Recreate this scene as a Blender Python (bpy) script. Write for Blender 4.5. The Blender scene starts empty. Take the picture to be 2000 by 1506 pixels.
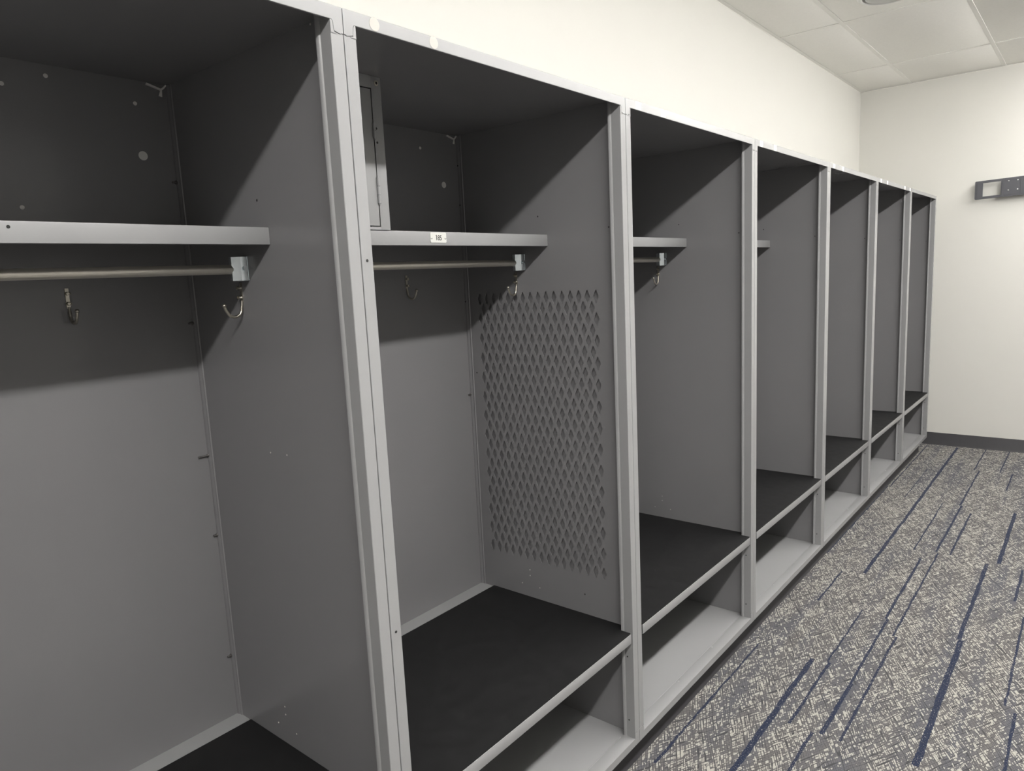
import bpy, bmesh, math, random
from mathutils import Vector, Matrix
from mathutils.geometry import delaunay_2d_cdt

random.seed(7)
scene = bpy.context.scene
COL = scene.collection
PI = math.pi

# ------------------------------------------------------------------ dimensions
W = 0.9144          # pitch of the lockers
DEP = 0.6098        # face of the back panels
ZT, ZB = 1.982, 0.123
FX = 5.8012         # far wall
WY = 0.6248         # wall behind the lockers
ZC = 2.893          # ceiling grid
RY = -3.42          # wall on the right
NX = -3.3           # wall behind the camera
PL = 0.0042         # the left panel sits nearer the seam
PX = 0.006          # side panel face, from the seam
LIGHT_Y = -1.392

# ------------------------------------------------------------------ materials
def new_mat(name):
    m = bpy.data.materials.new(name); m.use_nodes = True
    nt = m.node_tree
    return m, nt, nt.nodes['Principled BSDF']

def S(c):            # sRGB 0-255 -> linear
    out = []
    for v in c:
        v /= 255.0
        out.append(v / 12.92 if v <= 0.04045 else ((v + 0.055) / 1.055) ** 2.4)
    return tuple(out)

def surf(name, col, rough=0.5, metal=0.0, var=0.04, scale=30.0, spec=0.5, rvar=0.0, bump=0.0, bscale=400.0):
    m, nt, b = new_mat(name)
    tc = nt.nodes.new('ShaderNodeTexCoord')
    nz = nt.nodes.new('ShaderNodeTexNoise'); nz.inputs['Scale'].default_value = scale; nz.inputs['Detail'].default_value = 4
    nt.links.new(tc.outputs['Object'], nz.inputs['Vector'])
    mx = nt.nodes.new('ShaderNodeMix'); mx.data_type = 'RGBA'
    mx.inputs[6].default_value = (*[max(0, c * (1 - var)) for c in col], 1)
    mx.inputs[7].default_value = (*[min(1, c * (1 + var)) for c in col], 1)
    nt.links.new(nz.outputs['Fac'], mx.inputs[0])
    nt.links.new(mx.outputs[2], b.inputs['Base Color'])
    b.inputs['Metallic'].default_value = metal
    b.inputs['Specular IOR Level'].default_value = spec
    if rvar:
        mr = nt.nodes.new('ShaderNodeMapRange')
        mr.inputs['To Min'].default_value = rough - rvar; mr.inputs['To Max'].default_value = rough + rvar
        nt.links.new(nz.outputs['Fac'], mr.inputs['Value']); nt.links.new(mr.outputs['Result'], b.inputs['Roughness'])
    else:
        b.inputs['Roughness'].default_value = rough
    if bump:
        n2 = nt.nodes.new('ShaderNodeTexNoise'); n2.inputs['Scale'].default_value = bscale
        nt.links.new(tc.outputs['Object'], n2.inputs['Vector'])
        bp = nt.nodes.new('ShaderNodeBump'); bp.inputs['Strength'].default_value = bump; bp.inputs['Distance'].default_value = 0.002
        nt.links.new(n2.outputs['Fac'], bp.inputs['Height']); nt.links.new(bp.outputs['Normal'], b.inputs['Normal'])
    return m

M = {}
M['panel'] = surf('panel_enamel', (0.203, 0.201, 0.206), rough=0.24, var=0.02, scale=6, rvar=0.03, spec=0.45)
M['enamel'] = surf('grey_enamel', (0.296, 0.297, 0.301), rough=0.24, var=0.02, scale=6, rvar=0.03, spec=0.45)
M['dark'] = surf('dark_screw_hole', (0.01, 0.01, 0.01), rough=0.7)
M['rubber'] = surf('black_mat', (0.0085, 0.0085, 0.009), rough=0.62, var=0.35, scale=25, rvar=0.08, spec=0.28, bump=0.25, bscale=700)
M['vinyl'] = surf('black_vinyl_base', (0.032, 0.031, 0.035), rough=0.42, var=0.1)
M['zinc'] = surf('zinc_plate', (0.74, 0.80, 0.83), rough=0.27, metal=1.0, var=0.15, scale=60)
M['nickel'] = surf('nickel_hook', (0.55, 0.52, 0.45), rough=0.28, metal=1.0, var=0.1)
M['steel'] = surf('steel_tube', (0.80, 0.765, 0.69), rough=0.42, metal=1.0, var=0.08, scale=20)
M['bolt'] = surf('bolt_steel', (0.30, 0.29, 0.28), rough=0.35, metal=1.0, var=0.15)
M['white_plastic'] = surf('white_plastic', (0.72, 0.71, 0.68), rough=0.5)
M['tape'] = surf('white_tape', (0.80, 0.79, 0.74), rough=0.65, var=0.05, scale=200)
M['residue'] = surf('adhesive_residue', (0.47, 0.45, 0.42), rough=0.7, var=0.05, scale=150)
M['plate'] = surf('number_plate_white', (0.62, 0.62, 0.59), rough=0.35, var=0.02)
M['ink'] = surf('black_ink', (0.022, 0.022, 0.021), rough=0.5)
M['wall'] = surf('warm_white_wall_paint', (0.715, 0.708, 0.668), rough=0.75, var=0.012, scale=3, spec=0.25, bump=0.06, bscale=260)
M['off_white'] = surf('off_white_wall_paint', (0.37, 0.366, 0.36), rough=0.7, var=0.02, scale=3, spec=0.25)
M['tile'] = surf('ceiling_tile', (0.91, 0.90, 0.86), rough=0.9, var=0.04, scale=90, spec=0.1, bump=0.3, bscale=220)
M['grid'] = surf('ceiling_grid_white', (0.90, 0.89, 0.85), rough=0.55, var=0.01)
M['mount'] = surf('black_powder_coat', (0.085, 0.086, 0.097), rough=0.42, var=0.08)
M['mount_screw'] = surf('mount_screw', (0.5, 0.5, 0.5), rough=0.3, metal=1.0)
M['fixture'] = surf('white_fixture', (0.8, 0.8, 0.78), rough=0.5)

m, nt, b = new_mat('light_diffuser')
b.inputs['Base Color'].default_value = (0.8, 0.8, 0.8, 1)
b.inputs['Emission Color'].default_value = (1.0, 0.978, 0.945, 1)
b.inputs['Emission Strength'].default_value = 30.0
M['lamp'] = m

# carpet: grey planks with white crosshatch dabs and navy stripes running along the lockers
def carpet_mat():
    m, nt, b = new_mat('carpet')
    N = nt.nodes.new; L = nt.links.new
    def val(x, sock):
        if isinstance(x, (int, float)): sock.default_value = x
        else: L(x, sock)
    def mth(op, a, c=0.0, d=None):
        n = N('ShaderNodeMath'); n.operation = op
        val(a, n.inputs[0]); val(c, n.inputs[1])
        if d is not None: val(d, n.inputs[2])
        return n.outputs[0]
    def step(x, lo, hi):
        n = N('ShaderNodeMapRange'); n.interpolation_type = 'SMOOTHSTEP'
        val(x, n.inputs['Value']); val(lo, n.inputs['From Min']); val(hi, n.inputs['From Max'])
        return n.outputs['Result']
    def comb(x, y, z=0.0):
        n = N('ShaderNodeCombineXYZ'); val(x, n.inputs[0]); val(y, n.inputs[1]); val(z, n.inputs[2]); return n.outputs[0]
    def noise(v, scale, detail=2.0, rough=0.5):
        n = N('ShaderNodeTexNoise'); n.inputs['Scale'].default_value = scale
        n.inputs['Detail'].default_value = detail; n.inputs['Roughness'].default_value = rough
        L(v, n.inputs['Vector']); return n.outputs['Fac']
    def mix(f, a, c):
        n = N('ShaderNodeMix'); n.data_type = 'RGBA'; val(f, n.inputs[0])
        for s, x in ((n.inputs[6], a), (n.inputs[7], c)):
            if isinstance(x, tuple): s.default_value = (*x, 1)
            else: L(x, s)
        return n.outputs[2]
    tc = N('ShaderNodeTexCoord'); sp = N('ShaderNodeSeparateXYZ'); L(tc.outputs['Object'], sp.inputs[0])
    X, Y = sp.outputs[0], sp.outputs[1]
    P = comb(X, Y)
    def white(v):
        n = N('ShaderNodeTexWhiteNoise'); n.noise_dimensions = '3D'; L(v, n.inputs['Vector']); return n.outputs['Value']
    def fam(deg, off, pitch):
        # hatch lines of uneven spacing: gives (cell number, place inside the cell, along)
        t = math.radians(deg)
        u = mth('ADD', mth('MULTIPLY', X, math.cos(t)), mth('MULTIPLY', Y, math.sin(t)))
        v = mth('SUBTRACT', mth('MULTIPLY', Y, math.cos(t)), mth('MULTIPLY', X, math.sin(t)))
        warp = noise(comb(mth('MULTIPLY', u, 0.10), v, off), 42.0, 2.0, 0.6)
        a = mth('ADD', mth('MULTIPLY', v, 1.0 / pitch), mth('MULTIPLY', warp, 4.2))
        i = mth('FLOOR', a)
        return i, mth('SUBTRACT', a, i), u
    i1, r1, u1 = fam(28, 1.3, 0.0074); i2, r2, u2 = fam(-28, 5.7, 0.0081)
    patch1 = noise(P, 8.0, 3.0, 0.6)
    streak = noise(comb(mth('MULTIPLY', X, 0.9), mth('MULTIPLY', Y, 12.0), 3.0), 1.0, 3.0, 0.6)
    yarn = noise(P, 420.0, 1.0)
    cell = white(comb(i1, i2, 0.5))
    run1 = white(comb(i1, mth('FLOOR', mth('MULTIPLY', u1, 11.0)), 7.5))
    run2 = white(comb(i2, mth('FLOOR', mth('MULTIPLY', u2, 9.0)), 3.5))
    rag = mth('MULTIPLY_ADD', noise(P, 300.0, 1.0), 0.34, -0.17)
    def gap(fr, hsh, keep):
        g = mth('MULTIPLY', step(mth('ADD', fr, rag), 0.28, 0.44), step(mth('ADD', fr, rag), 1.02, 0.90))
        return mth('MAXIMUM', g, mth('LESS_THAN', hsh, keep))
    g1 = gap(r1, white(comb(i1, i2, 9.5)), 0.10); g2 = gap(r2, white(comb(i2, i1, 4.5)), 0.26)
    score = mth('ADD', mth('ADD', mth('MULTIPLY', cell, 0.42), mth('MULTIPLY', run1, 0.22)), mth('ADD', mth('MULTIPLY', run2, 0.22), mth('MULTIPLY', patch1, 0.50)))
    clear = step(streak, 0.30, 0.52)
    thr = mth('MULTIPLY_ADD', clear, -0.15, 0.795)
    dab = mth('MULTIPLY', mth('GREATER_THAN', score, thr), mth('MULTIPLY', g1, g2))
    dab = mth('MULTIPLY', dab, step(yarn, 0.20, 0.42))
    line = mth('MAXIMUM', step(r1, 0.22, 0.12), step(r2, 0.22, 0.12))
    grey = mix(step(streak, 0.3, 0.6), S((97, 98, 103)), S((106, 104, 103)))
    col = mix(mth('MULTIPLY', line, 0.8), grey, S((63, 63, 66)))
    col = mix(dab, col, S((174, 171, 163)))
    # navy stripes: (y, x from, x to, width)
    T = [(-0.001, 1.00, 1.44, .010), (-0.001, 1.44, 1.89, .008), (-0.211, 0.98, 1.892, .021), (-0.272, 1.437, 1.90, .011),
         (-0.264, 1.90, 2.42, .007), (-0.311, 3.28, 3.96, .006), (-0.3745, 1.44, 1.80, .016), (-0.372, 1.80, 2.39, .011), (-0.362, 2.39, 3.17, .012),
         (-0.432, 1.437, 2.25, .010), (-0.421, 2.25, 3.29, .009), (-0.348, 1.0, 1.435, .011), (-0.645, 1.446, 2.36, .022), (-0.637, 2.36, 3.265, .017),
         (-0.826, 1.95, 2.72, .009), (-0.782, 2.865, 3.27, .012), (-0.858, 1.30, 1.92, .010), (-0.175, 2.83, 3.62, .018), (-0.177, 3.62, 5.76, .018),
         (-0.080, 2.41, 2.80, .008), (-0.473, 3.30, 4.06, .010), (-0.682, 3.297, 4.19, .020), (-0.409, 3.31, 4.19, .011), (-0.400, 4.19, 5.10, .010),
         (-0.367, 5.10, 5.80, .009), (-0.309, 3.28, 4.20, .006), (-0.595, 4.67, 5.10, .009), (0.048, 3.0, 4.4, .008), (0.034, 4.4, 5.76, .008),
         (-0.093, 4.2, 5.0, .005), (-0.52, 5.1, 5.8, .008)]
    rr = random.Random(3)
    for _ in range(46):
        x0 = rr.choice([-3.13, -2.22, -1.30, -0.39, 0.523, 1.437, 2.35, 3.27, 4.18]); y0 = rr.uniform(-3.3, 0.02)
        if y0 > -0.9 and x0 > -0.4: y0 -= 1.0
        T.append((y0, x0 + rr.choice([0, .457]), x0 + rr.choice([.6, .914, .914]), rr.choice([.008, .010, .011, .020])))
    wob = mth('MULTIPLY_ADD', noise(comb(mth('MULTIPLY', X, 1.0), mth('MULTIPLY', Y, 3.0), 8.0), 7.0, 3.0, 0.65), 0.014, -0.007)
    edge = mth('MULTIPLY_ADD', noise(P, 260.0, 1.0), 0.006, -0.003)
    yw = mth('ADD', mth('ADD', Y, wob), edge)
    acc = None
    for (y0, xa, xb, w) in T:
        dy = mth('ABSOLUTE', mth('SUBTRACT', yw, y0))
        dx = mth('ABSOLUTE', mth('SUBTRACT', X, (xa + xb) / 2))
        k = mth('MULTIPLY', mth('LESS_THAN', dy, w * .46), mth('LESS_THAN', dx, (xb - xa) / 2))
        acc = k if acc is None else mth('MAXIMUM', acc, k)
    navy = mix(step(yarn, 0.45, 0.62), S((37, 43, 61)), S((60, 66, 84)))
    col = mix(mth('MULTIPLY', acc, step(noise(P, 240.0, 1.0), 0.68, 0.60)), col, navy)
    # yarn grain
    hs = N('ShaderNodeHueSaturation'); L(col, hs.inputs['Color'])
    L(mth('MULTIPLY_ADD', noise(P, 700.0, 1.0), 0.5, 0.72), hs.inputs['Value'])
    L(hs.outputs['Color'], b.inputs['Base Color'])
    b.inputs['Roughness'].default_value = 0.95; b.inputs['Specular IOR Level'].default_value = 0.1
    bp = N('ShaderNodeBump'); bp.inputs['Strength'].default_value = 0.5; bp.inputs['Distance'].default_value = 0.002
    L(noise(P, 520.0, 2.0), bp.inputs['Height']); L(bp.outputs['Normal'], b.inputs['Normal'])
    return m
M['carpet'] = carpet_mat()

# ------------------------------------------------------------------ mesh helpers
class MB:
    def __init__(s): s.bm = bmesh.new(); s.mi = 0; s.flip = False
    def _add(s, pts, faces, smooth=False):
        vs = [s.bm.verts.new(p) for p in pts]
        for f in faces:
            try:
                fc = s.bm.faces.new([vs[i] for i in f]); fc.material_index = s.mi; fc.smooth = smooth
            except ValueError: pass
        return vs
    def box(s, x0, x1, y0, y1, z0, z1, bev=0.0):
        x0, x1 = sorted((x0, x1)); y0, y1 = sorted((y0, y1)); z0, z1 = sorted((z0, z1))
        p = [(x, y, z) for z in (z0, z1) for y in (y0, y1) for x in (x0, x1)]
        f = [(0, 2, 3, 1), (4, 5, 7, 6), (0, 1, 5, 4), (2, 6, 7, 3), (0, 4, 6, 2), (1, 3, 7, 5)]
        if bev:
            t = bmesh.new()
            vs = [t.verts.new(q) for q in p]
            for q in f: t.faces.new([vs[i] for i in q])
            bmesh.ops.bevel(t, geom=t.edges[:], offset=bev, segments=2, affect='EDGES', profile=0.5)
            t.verts.ensure_lookup_table(); t.verts.index_update()
            s._add([v.co.copy() for v in t.verts], [[v.index for v in fc.verts] for fc in t.faces])
            t.free()
        else: s._add(p, f)
        return s
    def prism(s, poly, a, b_, axis='z'):
        def P(u, v, w): return {'z': (u, v, w), 'y': (u, w, v), 'x': (w, u, v)}[axis]
        n = len(poly)
        pts = [P(u, v, a) for u, v in poly] + [P(u, v, b_) for u, v in poly]
        f = [tuple(range(n - 1, -1, -1)), tuple(range(n, 2 * n))] + [(i, (i + 1) % n, n + (i + 1) % n, n + i) for i in range(n)]
        s._add(pts, f); return s
    def cyl(s, p0, p1, r, n=20, r1=None, cap=True):
        return s.tube([p0, p1], [r, r if r1 is None else r1], n, cap)
    def tube(s, path, rad, n=14, cap=True):
        path = [Vector(p) for p in path]; k = len(path)
        if isinstance(rad, (int, float)): rad = [rad] * k
        pts = []; up = None
        for i, p in enumerate(path):
            d = (path[min(i + 1, k - 1)] - path[max(i - 1, 0)]).normalized()
            if up is None:
                up = Vector((0, 0, 1)) if abs(d.z) < 0.9 else Vector((0, 1, 0))
            a = d.cross(up).normalized(); up = a.cross(d).normalized()
            for j in range(n):
                t = 2 * PI * j / n
                pts.append(p + (a * math.cos(t) + up * math.sin(t)) * rad[i])
        f = [(i * n + j, i * n + (j + 1) % n, (i + 1) * n + (j + 1) % n, (i + 1) * n + j) for i in range(k - 1) for j in range(n)]
        s._add(pts, f, True)
        if cap:
            s._add(pts[:n], [tuple(range(n - 1, -1, -1))]); s._add(pts[-n:], [tuple(range(n))])
        return s
    def lathe(s, prof, c, axis='z', n=28):
        # prof: (radius, height) pairs
        def P(r, t, h):
            u, v = r * math.cos(t), r * math.sin(t)
            q = {'z': (u, v, h), 'y': (u, h, v), 'x': (h, u, v)}[axis]
            return (q[0] + c[0], q[1] + c[1], q[2] + c[2])
        k = len(prof); pts = [P(r, 2 * PI * j / n, h) for r, h in prof for j in range(n)]
        f = [(i * n + j, i * n + (j + 1) % n, (i + 1) * n + (j + 1) % n, (i + 1) * n + j) for i in range(k - 1) for j in range(n)]
        s._add(pts, f, True)
        if prof[0][0] > 0: s._add(pts[:n], [tuple(range(n))])
        if prof[-1][0] > 0: s._add(pts[-n:], [tuple(range(n))])
        return s
    def ball(s, c, r, n=14):
        return s.lathe([(max(1e-5, r * math.sin(PI * i / 8)), -r * math.cos(PI * i / 8)) for i in range(9)], c, 'z', n)
    def mesh(s, name, mats):
        bmesh.ops.remove_doubles(s.bm, verts=s.bm.verts[:], dist=1e-6)
        bmesh.ops.recalc_face_normals(s.bm, faces=s.bm.faces[:])
        me = bpy.data.meshes.new(name); s.bm.to_mesh(me); s.bm.free()
        me.set_sharp_from_angle(angle=math.radians(38))
        for m in (mats if isinstance(mats, (list, tuple)) else [mats]): me.materials.append(m)
        return me

def link(name, me, parent=None, loc=(0, 0, 0), **props):
    o = bpy.data.objects.new(name, me); COL.objects.link(o)
    if parent is not None: o.parent = parent
    o.location = loc
    for k, v in props.items(): o[k] = v
    return o
def thing(name, label, cat, loc=(0, 0, 0), group=None):
    o = link(name, None, None, loc, label=label, category=cat)
    o.empty_display_size = 0.1
    if group: o['group'] = group
    return o

def mirror(poly): return [(W - u, v) for u, v in poly]

# ------------------------------------------------------------------ room shell
def room_box(name, *a, mat='wall'):
    mb = MB(); mb.box(*a); return link(name, mb.mesh(name, M[mat]), None, kind='structure')
room_box('floor', NX - .1, FX + .1, RY - .1, WY + .1, -.1, 0, mat='carpet')
room_box('wall_left', NX - .1, FX + .1, WY, WY + .1, 0, ZC + .2)
room_box('wall_far', FX, FX + .1, RY, WY, 0, ZC + .2)
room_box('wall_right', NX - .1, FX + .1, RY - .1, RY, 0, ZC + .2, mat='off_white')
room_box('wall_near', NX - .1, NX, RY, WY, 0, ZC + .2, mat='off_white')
# ceiling: 2 x 4 ft lay-in tiles, each face a hair above the tee grid
gx = [3.84 + 1.2192 * k for k in range(-7, 3)]; gy = [0.2555 - 0.6096 * k for k in range(-1, 8)]
mb = MB()
mb.box(NX - .1, FX + .1, RY - .1, WY + .1, ZC + .02, ZC + .1)
ceil = link('ceiling', mb.mesh('ceiling', M['tile']), None, kind='structure')
xs = [NX] + [x for x in gx if NX < x < FX] + [FX]
ys = sorted([RY] + [y for y in gy if RY < y < WY] + [WY])
mb = MB()
for i in range(len(xs) - 1):
    for j in range(len(ys) - 1):
        mb.box(xs[i] + .0135, xs[i + 1] - .0135, ys[j] + .0135, ys[j + 1] - .0135, ZC + .0025, ZC + .0195, bev=.001)
link('ceiling_tile', mb.mesh('ceiling_tile', M['tile']), ceil)
mb = MB()
for x in xs[1:-1]: mb.box(x - .012, x + .012, RY, WY, ZC, ZC + .004)
for y in ys[1:-1]: mb.box(NX, FX, y - .012, y + .012, ZC - .0003, ZC + .004)
link('ceiling_grid', mb.mesh('ceiling_grid', M['grid']), ceil)
def trim(name, segs, mat):
    mb = MB()
    for a in segs: mb.box(*a)
    return link(name, mb.mesh(name, M[mat]), None, kind='structure')
trim('trim_1', [(NX, FX, WY - .022, WY, ZC - .0006, ZC + .001), (NX, FX, WY - .0015, WY, ZC - .003, ZC + .018)], 'grid')
trim('trim_2', [(FX - .022, FX, RY, WY - .022, ZC - .0006, ZC + .001), (FX - .0015, FX, RY, WY - .022, ZC - .003, ZC + .018)], 'grid')
trim('trim_3', [(NX, FX - .022, RY, RY + .022, ZC - .0006, ZC + .001)], 'grid')
trim('trim_4', [(NX, NX + .022, RY + .022, WY - .022, ZC - .0006, ZC + .001)], 'grid')
def base(name, prof_axis, a, b_, at, sgn, mat='vinyl'):
    mb = MB()
    poly = [(at, 0), (at + sgn * .012, 0), (at + sgn * .005, .010), (at + sgn * .0035, .098), (at + sgn * .002, .1003), (at, .1003)]
    mb.prism(poly, a, b_, prof_axis)
    return link(name, mb.mesh(name, M[mat]), None, kind='structure')
base('baseboard_far', 'y', RY, WY, FX, -1)
base('baseboard_left', 'x', 6 * W + .02, FX, WY, -1)
base('baseboard_right', 'x', NX, FX, RY, 1)
base('baseboard_near', 'y', RY, WY, NX, 1)

# ------------------------------------------------------------------ locker parts (local: seam at x = 0 and W, front at y = 0)
G = 0.0009                                # half of the seam between two lockers
EN = M['enamel']
def post_mesh():
    # right-hand post: closed channel with a rolled back edge
    body = [(W - G, .0016), (W - .026, .0016), (W - .026, .0285), (W - .0275, .0297), (W - .0295, .0325), (W - .0295, .0372), (W - .008, .0372), (W - .008, .030), (W - G, .030)]
    skin = [(W - G, .0016), (W - G, .0009), (W - G - .0009, 0), (W - .0249, 0), (W - .026, .0011), (W - .026, .0016)]
    mb = MB(); mb.prism(body, ZB + .001, ZT - .0025)
    z0, z1 = ZB + .0435, ZT - .0440
    mb.prism(skin, z0, z1)
    t = .0015                              # stepped joint under the rail's corner tab
    mb.prism([(W - .0145, z1 - .001), (W - .0145, z1 + .0026 - t), (W - .0195, z1 + .0032 - t), (W - .0215, z1 + .0175), (W - .0232, z1 + .021), (W - .026, z1 + .021), (W - .026, z1 - .001)], 0, .0016, 'y')
    mb.prism([(W - .017, z0 + .001), (W - .017, z0 - .003), (W - .026, z0 - .004), (W - .026, z0 + .001)], 0, .0016, 'y')
    return mb
def left_of(mb):                           # the same shape mirrored inside the unit
    for v in mb.bm.verts: v.co.x = W - v.co.x
    return mb
ME = {}
ME['post_r'] = post_mesh().mesh('front_post', EN)
ME['post_l'] = left_of(post_mesh()).mesh('front_post', EN)
def top_rail():
    mb = MB(); zi = ZT - .0225; zt_ = ZT - .0430
    out = [(G, ZT - .001), (W - G, ZT - .001), (W - G, zt_ + .0016), (W - .005, zt_ + .0016), (W - .0055, zt_), (W - .0150, zt_ + .0022), (W - .0190, zt_ + .0036),
           (W - .0208, zt_ + .0175), (W - .0228, zi), (.0228, zi), (.0208, zt_ + .0175), (.0190, zt_ + .0036), (.0150, zt_ + .0022), (.0055, zt_), (.005, zt_ + .0016), (G, zt_ + .0016)]
    mb.prism(out, 0, .0015, 'y')
    mb.box(G, W - G, .0004, .006, ZT - .0012, ZT, bev=.0004)
    mb.box(.0262, W - .0262, .0015, .0050, zi, zi + .0015)
    mb.box(.0262, W - .0262, .0005, .0015, zi - .0004, zi + .0012)
    return mb
ME['top_rail'] = top_rail().mesh('top_rail', EN)
def bottom_rail():
    mb = MB(); zi = ZB + .0225; zt_ = ZB + .0425
    out = [(G, ZB), (W - G, ZB), (W - G, zt_ - .002), (W - .0160, zt_), (W - .0160, zt_ - .004), (W - .0255, zt_ - .0052), (W - .0258, zi), (.0258, zi), (.0255, zt_ - .0052), (.0160, zt_ - .004), (.0160, zt_), (G, zt_ - .002)]
    mb.prism(out, 0.0, .0015, 'y')
    mb.box(.0262, W - .0262, .0006, .042, zi - .0012, zi + .0004, bev=.0004)
    mb.box(G, W - G, .0005, .02, ZB - .0004, ZB + .001)
    mb.box(.0275, W - .0275, .0398, .0424, zi, zi + .0010, bev=.0004)
    for x in (.324, .5975):
        mb.lathe([(.0045, 0), (.0044, .0008), (.0028, .002), (1e-5, .0024)], (x, .035, zi + .0003), 'z', 16)
    return mb
ME['bottom_rail'] = bottom_rail().mesh('bottom_rail', EN)
def panel_side(x0, x1):
    mb = MB(); mb.box(x0, x1, .030, DEP, ZB + .001, ZT - .003); return mb
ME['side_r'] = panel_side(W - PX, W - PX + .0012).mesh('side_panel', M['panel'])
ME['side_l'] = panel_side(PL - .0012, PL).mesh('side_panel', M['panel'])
def perforated():
    y0, y1, z0, z1 = .030, DEP, ZB + .001, ZT - .003
    ya, yb, za, zb_ = .1055, .5480, .6340, 1.4635
    p = (yb - ya) / 15; nr = 27; q = (zb_ - za) / (nr - 1)
    hy, hz = p * .305, q * .60
    pts = [Vector((y0, z0)), Vector((y1, z0)), Vector((y1, z1)), Vector((y0, z1))]
    edges = [(0, 1), (1, 2), (2, 3), (3, 0)]
    holes = []
    for r in range(nr):
        odd = r % 2
        for c in range(15 if odd else 16):
            cy = ya + (c + .5 * odd) * p; cz = zb_ - r * q
            k = len(pts)
            # diamond with slightly clipped tips
            d = [(-.15 * hy, .97 * hz), (-hy, .07 * hz), (-hy, -.07 * hz), (-.12 * hy, -hz), (.12 * hy, -hz), (hy, -.07 * hz), (hy, .07 * hz), (.15 * hy, .97 * hz)]
            pts += [Vector((cy + a, cz + b_)) for a, b_ in d]
            edges += [(k + i, k + (i + 1) % 8) for i in range(8)]
            holes.append((cy, cz))
    vo, eo, fo, *_ = delaunay_2d_cdt(pts, edges, [], 1, 1e-7)
    grid = {}
    mb = MB(); keep = []
    for f in fo:
        cy = sum(vo[i].x for i in f) / len(f); cz = sum(vo[i].y for i in f) / len(f)
        inside = False
        r = round((zb_ - cz) / q)
        for rr in range(r - 2, r + 3):
            if 0 <= rr < nr:
                odd = rr % 2
                c = round((cy - ya) / p - .5 * odd)
                for cc in (c - 1, c, c + 1):
                    if 0 <= cc < (15 if odd else 16):
                        dy = abs(cy - (ya + (cc + .5 * odd) * p)) / hy; dz = abs(cz - (zb_ - rr * q)) / hz
                        if dy + dz < 1.10 and dy < 1 and dz < 1: inside = True
        if not inside: keep.append(f)
    t = .0016; xa = W - PX; bm = mb.bm
    A = [bm.verts.new((xa, v.x, v.y)) for v in vo]; B_ = [bm.verts.new((xa + t, v.x, v.y)) for v in vo]
    cnt = {}
    for f in keep:
        bm.faces.new([A[i] for i in f]); bm.faces.new([B_[i] for i in reversed(f)])
        for i in range(len(f)):
            e = tuple(sorted((f[i], f[(i + 1) % len(f)]))); cnt[e] = cnt.get(e, 0) + 1
    for (i, j), c in cnt.items():
        if c == 1: bm.faces.new([A[i], A[j], B_[j], B_[i]])
    bmesh.ops.delete(bm, geom=[v for v in bm.verts if not v.link_faces], context='VERTS')
    return mb
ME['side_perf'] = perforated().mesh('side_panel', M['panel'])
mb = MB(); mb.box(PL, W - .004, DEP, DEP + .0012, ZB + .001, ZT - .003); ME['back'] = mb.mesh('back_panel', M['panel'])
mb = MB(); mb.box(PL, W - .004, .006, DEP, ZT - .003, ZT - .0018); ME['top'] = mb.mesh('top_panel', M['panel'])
mb = MB(); mb.box(PL, W - PX, .030, DEP, ZB + .0205, ZB + .0213); mb.box(PL, W - PX, .030, DEP, ZB, ZB + .001); ME['bottom'] = mb.mesh('bottom_panel', EN)
def corner_flange(right=True):
    x = W - PX; mb = MB()
    mb.prism([(x, .592), (x - .0022, .5935), (x - .0028, .5955), (x - .0014, .5985), (x - .0030, .602), (x - .0046, .6045), (x - .0046, DEP), (x, DEP)], ZB + .022, ZT - .0032)
    return mb if right else left_of(mb)
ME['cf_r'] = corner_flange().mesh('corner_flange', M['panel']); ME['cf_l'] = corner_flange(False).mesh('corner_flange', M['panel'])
SZ = .4835
mb = MB()
mb.box(.0345, W - .0345, .0005, .0030, SZ - .0285, SZ + .0005, bev=.0008)
mb.box(.0345, W - .0345, .0028, .040, SZ - .0012, SZ, bev=0)
mb.box(PL, W - PX, .0385, DEP, SZ - .0012, SZ)
mb.box(.0345, W - .0345, .0028, .018, SZ - .0285, SZ - .0273)
ME['seat'] = mb.mesh('seat', EN)
mb = MB()
mb.prism([(.0355, .0030), (W - .0355, .0030), (W - .0355, .0382), (W - PX - .0008, .0382), (W - PX - .0008, .5525), (PL + .0008, .5525), (PL + .0008, .0382), (.0355, .0382)], SZ, SZ + .0038)
ME['mat'] = mb.mesh('seat_mat', M['rubber'])
SY, SHZ = .267, 1.647
mb = MB()
mb.box(PL + .0006, W - PX - .0006, SY, SY + .0016, SHZ - .033, SHZ, bev=.0007)
mb.box(PL + .0006, W - PX - .0006, SY + .0012, DEP, SHZ - .0012, SHZ)
mb.box(PL + .0006, W - PX - .0006, SY + .0012, SY + .018, SHZ - .033, SHZ - .0318)
ME['shelf'] = mb.mesh('upper_shelf', EN)
RDY, RDZ = .378, 1.571
mb = MB(); mb.cyl((PL + .020, RDY, RDZ), (W - PX - .020, RDY, RDZ), .0098, 24); ME['rod'] = mb.mesh('hanging_rod', M['steel'])
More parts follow.
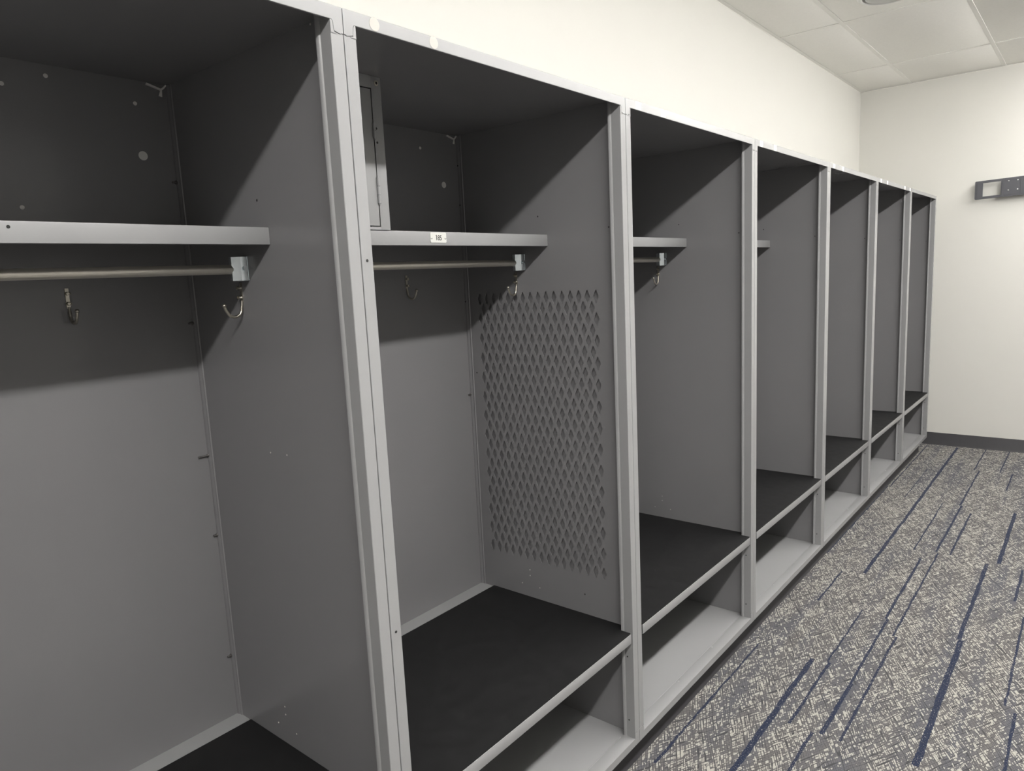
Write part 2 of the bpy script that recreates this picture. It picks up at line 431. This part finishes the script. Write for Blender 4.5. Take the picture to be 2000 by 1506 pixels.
def rod_bracket(right=True):
    mb = MB(); x = W - PX; z0, z1 = 1.5475, 1.5955; t = .0018
    pro = [(-.0285, .380), (-.0285, .3705), (-.0268, .3692), (-.0152, .3588), (-.0143, .3582), (-.0025, .3562), (0, .3560)]
    outer = [(x + a, b_) for a, b_ in pro]; inner = [(x + a + (t if i < 2 else 0), b_ + (t * 1.1 if i >= 2 else t * .3)) for i, (a, b_) in enumerate(pro)]
    inner[0] = (x - .0285 + t, .380)
    mb.prism(outer + inner[::-1], z0, z1)
    mb.box(x - .0014, x, .355, .400, z0 - .0005, z1 + .0005)
    mb.cyl((x - .0085, .3600, 1.5715), (x - .0100, .3510, 1.5720), .0026, 12)
    mb.cyl((x - .0100, .3510, 1.5720), (x - .0103, .3494, 1.5722), .0046, 14)
    return mb if right else left_of(mb)
ME['br_r'] = rod_bracket().mesh('rod_bracket', M['zinc']); ME['br_l'] = rod_bracket(False).mesh('rod_bracket', M['zinc'])

# coat hook built flat on the panel: out = +X, up = +Z, width = Y, origin at the plate's top
def hook_mesh():
    mb = MB()
    pl = [(-.0034, 0), (.0034, 0), (.0034, -.006), (.0042, -.008), (.0042, -.013), (.0034, -.015), (.0034, -.026), (.0042, -.028), (.0042, -.033), (.0030, -.040), (-.0030, -.040),
          (-.0042, -.033), (-.0042, -.028), (-.0034, -.026), (-.0034, -.015), (-.0042, -.013), (-.0042, -.008), (-.0034, -.006)]
    mb.prism(pl, 0.0, .0020, 'x')
    for z in (-.0105, -.0305):              # raised screw bosses, hollow at the end
        mb.lathe([(.0040, .0015), (.0030, .0035), (.0030, .0075), (.0040, .0085), (.0040, .0100), (.0026, .0104), (.0022, .0085), (1e-5, .0085)], (0, 0, z), 'x', 16)
    path = [(.0015, 0, -.037), (.0022, 0, -.044), (.0035, 0, -.051)]
    cx, cz, r = .0205, -.0535, .0165
    for i in range(0, 13):
        a = PI - (PI * .80) * 1.0 * i / 12
        path.append((cx + r * math.cos(a), 0, cz - r * math.sin(a)))
    path.append((.0395, 0, -.054)); path.append((.0418, 0, -.0465))
    mb.tube(path, [.0026, .0029, .0031] + [.0031] * 13 + [.0030, .0029], 12)
    mb.ball((.0420, 0, -.0455), .0042)
    return mb
ME['hook'] = hook_mesh().mesh('coat_hook', M['nickel'])
def bolt_mesh(l):
    mb = MB()
    mb.cyl((0, 0, 0), (-l, 0, 0), .0024, 12); mb.lathe([(.0042, 0), (.0042, -.003)], (0, 0, 0), 'x', 6)
    return mb.mesh('corner_bolt', M['bolt'])
ME['bolt_s'] = bolt_mesh(.010); ME['bolt_l'] = bolt_mesh(.024)
def disc(r, axis, mat, name, t=.0008, dome=False):
    mb = MB()
    if dome: mb.lathe([(r, 0), (r * .95, -t * .6), (r * .55, -t), (1e-5, -t * 1.1)], (0, 0, 0), axis, 18)
    else: mb.lathe([(r, 0), (r, -t)], (0, 0, 0), axis, 18)
    return mb.mesh(name, M[mat])
ME['plug'] = disc(.0095, 'y', 'white_plastic', 'hole_plug', .0012)
ME['rivet_y'] = disc(.0042, 'y', 'white_plastic', 'rivet', .0018, True)
ME['hole_x'] = disc(.0024, 'x', 'dark', 'screw_hole', .0004)
ME['hole_y'] = disc(.0026, 'y', 'dark', 'screw_hole', .0004)
ME['rivet_x'] = disc(.0019, 'x', 'residue', 'rivet', .0010, True)
def light_leak_mesh():  # white bent shape standing in for light leaking through the corner gap
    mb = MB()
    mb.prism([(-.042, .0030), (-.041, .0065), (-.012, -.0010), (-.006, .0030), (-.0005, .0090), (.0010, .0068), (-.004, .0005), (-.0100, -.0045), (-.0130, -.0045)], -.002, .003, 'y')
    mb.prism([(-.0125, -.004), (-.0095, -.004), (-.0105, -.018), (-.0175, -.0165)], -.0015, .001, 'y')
    return mb.mesh('corner_light_leak', M['white_plastic'])
ME['leak'] = light_leak_mesh()
mb = MB(); mb.box(-.0155, .0155, -.0004, 0, ZT - .0222, ZT - .0012); ME['strip'] = mb.mesh('tape_strip', M['tape'])
mb = MB(); mb.lathe([(.0112, 0), (.0112, -.0005)], (0, 0, 0), 'y', 28); ME['dot'] = mb.mesh('adhesive_dot', M['residue'])

# lock box on the shelf of the second locker
def lock_box(parent):
    f = .264; xr = .3036; z0 = SHZ + .001; z1 = ZT - .0035
    mb = MB()
    mb.box(xr - .0275, xr, f, f + .0014, z0, z1, bev=.0005)
    mb.box(PX + .001, PX + .020, f, f + .0014, z0, z1)
    mb.box(PX + .020, xr - .0275, f, f + .0014, z1 - .026, z1)
    mb.box(PX + .020, xr - .0275, f, f + .0014, z0, z0 + .006)
    mb.box(xr - .0012, xr, f + .001, DEP, z0, z1)
    mb.box(PX + .001, xr, f + .001, DEP, z1 - .0012, z1); mb.box(PX + .001, xr, f + .001, DEP, z0, z0 + .001)
    mb.box(xr - .04, xr - .002, f + .016, f + .017, z0, z1)
    bx = link('lock_box', mb.mesh('lock_box', EN), parent)
    mb = MB()
    dz0, dz1 = z0 + .0085, z1 - .0285
    mb.box(PX + .022, xr - .0305, f - .0005, f + .0015, dz0, dz1, bev=.0006)
    mb.box(xr - .032, xr - .0305, f, f + .014, dz0, dz1)
    link('lock_box_door', mb.mesh('lock_box_door', EN), bx)
    for za, zb_ in ((1.8457, 1.879), (1.705, 1.7622)):
        mb = MB(); n = 3 if zb_ - za > .04 else 2; h = (zb_ - za) / n
        for i in range(n):
            mb.cyl((xr - .0288, f - .002, za + i * h + .0006), (xr - .0288, f - .002, za + (i + 1) * h - .0006), .0040, 14)
        mb.cyl((xr - .0288, f - .002, za - .002), (xr - .0288, f - .002, zb_ + .002), .0024, 12)
        link('hinge', mb.mesh('hinge', EN), bx)
    mb = MB(); mb.lathe([(.0062, 0), (.0058, -.0012), (.0030, -.0014)], (xr - .0125, f, z1 - .0135), 'y', 18)
    mb.mi = 1; mb.lathe([(.0030, -.0010), (.0029, -.0016)], (xr - .0125, f, z1 - .0135), 'y', 14)
    link('screw', mb.mesh('screw', [M['nickel'], M['dark']]), bx)
    for z in (1.868, 1.838):
        link('screw_hole', ME['hole_y'], bx, (xr - .021, f - .0001, z))

def number_plate(shelf):
    cx, cz, w, h, y = W / 2, 1.6330, .0272, .0123, SY
    mb = MB(); out = []
    for sx, sz, a0 in ((1, 1, 0), (-1, 1, 90), (-1, -1, 180), (1, -1, 270)):
        for k in range(6):
            a = math.radians(a0 + k * 18); r = .003
            out.append((cx + sx * (w - r) + r * math.cos(a), cz + sz * (h - r) + r * math.sin(a)))
    mb.prism(out, y - .0012, y - .0001, 'y')
    mb.mi = 1
    # small punched slots at the ends
    for sx in (-1, 1):
        for i in range(5):
            a = math.radians(200 + 35 * i)
            mb.box(cx + sx * .0235 + .0026 * math.cos(a) - .0006, cx + sx * .0235 + .0026 * math.cos(a) + .0006, y - .0014, y - .0011, cz - .001 + .0026 * math.sin(a) - .0006, cz - .001 + .0026 * math.sin(a) + .0006)
    # the number, as flat strokes
    cu = bpy.data.curves.new('digits', 'FONT'); cu.body = '185'; cu.align_x = 'CENTER'; cu.align_y = 'CENTER'; cu.size = .0172; cu.offset = .0003; cu.extrude = .0001
    t = bpy.data.objects.new('digits', cu); COL.objects.link(t)
    bpy.context.view_layer.update()
    me = bpy.data.meshes.new_from_object(t.evaluated_get(bpy.context.evaluated_depsgraph_get()))
    bpy.data.objects.remove(t); bpy.data.curves.remove(cu)
    vs = [(cx + v.co.x * .84 + .0004, y - .00135 - v.co.z, cz + v.co.y * 1.0 - .0012) for v in me.vertices]
    mb._add(vs, [list(p.vertices) for p in me.polygons])
    bpy.data.meshes.remove(me)
    mb.prism([(cx - .0066, cz + .0069), (cx - .0092, cz + .0052), (cx - .0092, cz + .0040), (cx - .0066, cz + .0054)], y - .00155, y - .0011, 'y')   # flag of the 1
    o = link('number_plate', mb.mesh('number_plate', [M['plate'], M['ink']]), shelf, label='white plate reading 185')
    return o

LABELS = ['nearest grey open locker, cut off by the left edge, no number plate showing',
          'grey open locker with the white 185 plate, a lock box and a diamond-perforated side panel',
          'grey open locker directly right of the perforated panel, its shelf end, rod and hook showing',
          'fourth grey open locker from the left, only a short stub of its shelf showing',
          'grey open locker third from the far end of the row',
          'grey open locker next to last, tape strips at both ends of its top rail',
          'farthest grey open locker, last of the row beside the white far wall']
X0 = .001
for n in range(7):
    k = n - 1                                            # right seam number
    t = thing('open_locker', LABELS[n], 'locker', (k * W + X0, 0, ZB), 'grey open lockers in a row')
    off = (0, 0, -ZB)
    def part(name, key, loc=(0, 0, 0), parent=None, rot=0.0, **pr):
        o = link(name, ME[key], parent or t, (loc[0], loc[1], loc[2] - (ZB if parent is None else 0)), **pr)
        if rot: o.rotation_euler = (0, 0, rot)
        return o
    part('back_panel', 'back'); part('top_panel', 'top'); part('bottom_panel', 'bottom')
    part('side_panel', 'side_l')
    if n == 1: part('side_panel', 'side_perf', label='side panel perforated with diamond holes')
    else: part('side_panel', 'side_r')
    part('front_post', 'post_l'); part('front_post', 'post_r')
    part('top_rail', 'top_rail'); part('bottom_rail', 'bottom_rail')
    part('corner_flange', 'cf_l', (PL - PX, 0, 0)); part('corner_flange', 'cf_r')
    s = part('seat', 'seat'); part('seat_mat', 'mat', parent=s, label='black mat')
    sh = part('upper_shelf', 'shelf')
    rod = part('hanging_rod', 'rod', label='steel rod')
    part('rod_bracket', 'br_l', (PL - PX, 0, 0), parent=rod, label='shiny zinc bracket'); part('rod_bracket', 'br_r', parent=rod, label='shiny zinc bracket')
    part('coat_hook', 'hook', (W - PX, .392, 1.5435), rot=PI, label='nickel coat hook'); part('coat_hook', 'hook', (PL, .392, 1.5435), label='nickel coat hook')
    for x in (.2600, .6535): part('coat_hook', 'hook', (x, DEP, 1.5485), rot=-PI / 2, label='nickel coat hook')
    fx = W - PX
    if n == 0:
        for z in (1.772, 1.459, .951, .640): part('corner_bolt', 'bolt_s', (fx - .0046, .607, z))
        part('corner_bolt', 'bolt_l', (fx - .0046, .607, 1.147))
    else:
        part('corner_bolt', 'bolt_s', (fx - .0046, .607, 1.149))
        for z in (1.8875, 1.765, 1.457): part('screw_hole', 'hole_x', (fx - .0046, .607, z))
    # fixings in the panels
    part('screw_hole', 'hole_x', (fx, .300, 1.702)); part('screw_hole', 'hole_x', (fx, .057, 1.652))
    for y, z in ((.392, .580), (.392, .5605), (.4265, .527), (.354, .527)): part('rivet', 'rivet_x', (fx, y, z))
    for z in (.4045, .2005): part('screw_hole', 'hole_x', (W - .026, .0200, z))
    part('hole_plug', 'plug', (W - .0765, DEP, 1.824))
    if n == 0:
        for x, z in ((.670, 1.958), (.598, 1.7054), (.594, 1.931)): part('rivet', 'rivet_y', (x, DEP, z))
        part('rivet', 'rivet_y', (W - .080, DEP, 1.931))
        part('screw_hole', 'hole_y', (W / 2 + .015, SY, 1.638))
        for y, z in ((.343, 1.185), (.282, 1.187)): part('rivet', 'rivet_x', (fx, y, z))
        part('rivet', 'rivet_x', (fx, .080, 1.9745))
    if n == 1:
        part('rivet', 'rivet_y', (W - .168, DEP, 1.926))
        number_plate(sh)
        n_before = set(bpy.data.objects)
        lock_box(t)
        for o in set(bpy.data.objects) - n_before:
            if o.parent is t: o.location.z -= ZB
        for x in (.0680, .2110): part('adhesive_dot', 'dot', (x, 0, ZT - .0108), label='round whitish glue mark')
        for z in (1.5686, .872): part('screw_hole', 'hole_y', (.0125, 0, z))
        part('screw_hole', 'hole_x', (fx, .178, .551))
        part('screw_hole', 'hole_x', (fx, .578, 1.223))
    if n in (0, 1): part('corner_light_leak', 'leak', (W - .012, DEP - .004, ZT - .012), label='white shape standing in for light through the corner gap')
    ST = {2: (.069, .211), 3: (.064, .208), 4: (.076, .226), 5: (.083, .237, .712, .872)}
    for x in ST.get(n, ()): part('tape_strip', 'strip', (x, 0, 0), label='white strip of tape')
    if n == 4:
        for z in (1.677, 1.662, 1.505): part('screw_hole', 'hole_x', (fx, .280, z))
    if n == 6:
        part('rivet', 'rivet_x', (fx, .204, 1.671))

# plinth under the lockers, faced in black base
mb = MB()
mb.box(-W - .02, 6 * W, .060, WY - .001, 0, ZB - .0006)
mb.prism([(.060, 0), (.050, 0), (.0555, .008), (.0565, ZB - .0006), (.060, ZB - .0006)], -W - .02, 6 * W + .003, 'x')
link('locker_plinth', mb.mesh('locker_plinth', M['vinyl']), None, label='low black plinth under the whole row of grey lockers', category='plinth')

# ------------------------------------------------------------------ wall mount on the far wall
def wall_mount():
    t = thing('wall_mount', 'black steel screen mount on the white far wall, cut off by the right edge', 'mount', (FX, -.62, 2.02))
    fx = FX - .052; tilt = -.026
    def zz(y, z): return z + (y + .21) * tilt            # the plate hangs a touch out of level
    y0, y1 = -.2085, -1.03
    def frame(outer, holes, xa, xb):
        pass
    def bar(mb, ya, yb, za, zb_, xa, xb):
        p = [(ya, zz(ya, za)), (yb, zz(yb, za)), (yb, zz(yb, zb_)), (ya, zz(ya, zb_))]
        mb.prism(p, xa, xb, 'x')
    zl, zh = 1.946, 2.0805
    mb = MB()
    # plate with two windows
    for a in ((y0 - .008, y1 + .008, zh - .018, zh), (y0 - .008, y1 + .008, zl, zl + .018)): bar(mb, *a, fx, fx + .003)
    for ya, yb in ((y0, -.2595), (-.372, -.866), (-.979, y1)): bar(mb, ya, yb, zl + .018, zh - .018, fx, fx + .003)
    for ya, sg in ((y0, -1), (y1, 1)):      # rounded corners
        for zc_, sz in ((zh - .018, 1), (zl + .018, -1)):
            arc = [(ya + sg * (.008 - .008 * math.cos(a)), zc_ + sz * (.010 + .008 * math.sin(a))) for a in (0, .39, .79, 1.18, 1.5708)]
            arc += [(ya + sg * .008, zc_), (ya, zc_)]
            mb.prism([(a, zz(a, b_)) for a, b_ in arc], fx, fx + .003, 'x')
    # folded outer edge
    bar(mb, y0, y0 - .003, zl + .008, zh - .008, fx + .003, fx + .020); bar(mb, y1, y1 + .003, zl + .008, zh - .008, fx + .003, fx + .020)
    bar(mb, y0 - .008, y1 + .008, zh - .003, zh, fx + .003, fx + .020); bar(mb, y0 - .008, y1 + .008, zl, zl + .003, fx + .003, fx + .020)
    # pressed ribs and lip lines on the face
    for ya in (-.2225, -.3815, -.4960, -.742, -.857, -1.015): bar(mb, ya + .0022, ya - .0022, zl + .014, zh - .014, fx - .0025, fx)
    for za, zb_ in ((zh - .0165, zh - .013), (zl + .013, zl + .0165)): bar(mb, y0 - .012, y1 + .012, za, zb_, fx - .002, fx)
    p = link('mount_plate', mb.mesh('mount_plate', M['mount']), t, (-FX, .6175, -2.0215))
    # spacers to the wall
    mb = MB()
    for y in (-.446, -.79): bar(mb, y + .03, y - .03, zl + .03, zh - .03, fx + .003, FX)
    link('wall_bracket', mb.mesh('wall_bracket', M['mount']), t, (-FX, .6175, -2.0215))
    for y in (-.418, -.474, -.764, -.820):
        for z in (2.053, 1.986):
            mb = MB(); mb.lathe([(.0052, 0), (.0048, -.002), (.002, -.0032), (1e-5, -.0034)], (fx, y, zz(y, z) + .004), 'x', 16)
            link('screw', mb.mesh('screw', M['mount_screw']), t, (-FX, .6175, -2.0215), label='shiny screw head')
wall_mount()

# ------------------------------------------------------------------ round fitting in a ceiling tile
t = thing('ceiling_vent', 'round white ceiling vent cut off by the top edge of the photo', 'vent', (3.530, -.055, ZC + .0025))
mb = MB(); mb.lathe([(.150, 0), (.150, -.004), (.140, -.013), (.128, -.016), (.122, -.013), (.118, -.004), (.118, 0)], (0, 0, 0), 'z', 48)
link('rim', mb.mesh('rim', M['fixture']), t)
for r in (.092, .060):
    mb = MB(); mb.lathe([(r - .010, 0), (r, -.006), (r + .018, -.013), (r + .016, -.015), (r - .004, -.009), (r - .014, 0)], (0, 0, 0), 'z', 40)
    link('cone', mb.mesh('cone', M['fixture']), t)
mb = MB(); mb.lathe([(.036, 0), (.036, -.012), (.030, -.015), (1e-5, -.016)], (0, 0, 0), 'z', 32); link('centre_cap', mb.mesh('centre_cap', M['fixture']), t)

# ------------------------------------------------------------------ ceiling lights (the room's lamps, above and behind the camera)
LXS = [-2.2592 + 1.2192 * i for i in range(7)]
for i, x in enumerate(LXS):
    t = thing('ceiling_light', 'narrow linear ceiling light with a white lens, in a line parallel to the lockers', 'light', (x, LIGHT_Y, ZC), 'linear ceiling lights')
    hl, hw = .585, .052
    mb = MB()
    mb.box(-hl, hl, -hw - .012, hw + .012, -.008, 0)
    for sx in (-1, 1): mb.box(sx * hl, sx * (hl + .014), -hw - .006, hw + .006, -.039, 0, bev=.003)
    link('housing', mb.mesh('housing', M['fixture']), t)
    mb = MB(); mb.prism([(-hw, -.008), (-hw, -.025), (-hw + .017, -.036), (hw - .017, -.036), (hw, -.025), (hw, -.008)], -hl, hl, 'x'); link('diffuser', mb.mesh('diffuser', M['lamp']), t)

# ------------------------------------------------------------------ world, camera, view
w = bpy.data.worlds.new('World'); scene.world = w; w.use_nodes = True
bg = w.node_tree.nodes['Background']; bg.inputs[0].default_value = (0.9, 0.95, 1.0, 1); bg.inputs[1].default_value = 0.05

cam = bpy.data.cameras.new('camera'); co = bpy.data.objects.new('camera', cam); COL.objects.link(co)
cam.sensor_fit = 'HORIZONTAL'; cam.sensor_width = 36.0; cam.lens = 1385.44 * 36.0 / 2000.0
cam.clip_start = 0.02; cam.clip_end = 60
right = Vector((0.63404664, -0.77180264, -0.04801614)); down = Vector((-0.14594967, -0.05846045, -0.9875632)); fwd = Vector((0.75939683, 0.63316907, -0.14971099))
co.matrix_world = Matrix(((right.x, -down.x, -fwd.x, -0.80297), (right.y, -down.y, -fwd.y, -0.99743), (right.z, -down.z, -fwd.z, 1.52638), (0, 0, 0, 1)))
scene.camera = co

vs = scene.view_settings
vs.view_transform = 'Standard'; vs.look = 'None'; vs.gamma = 1.0; vs.use_curve_mapping = False
vs.exposure = 1.55
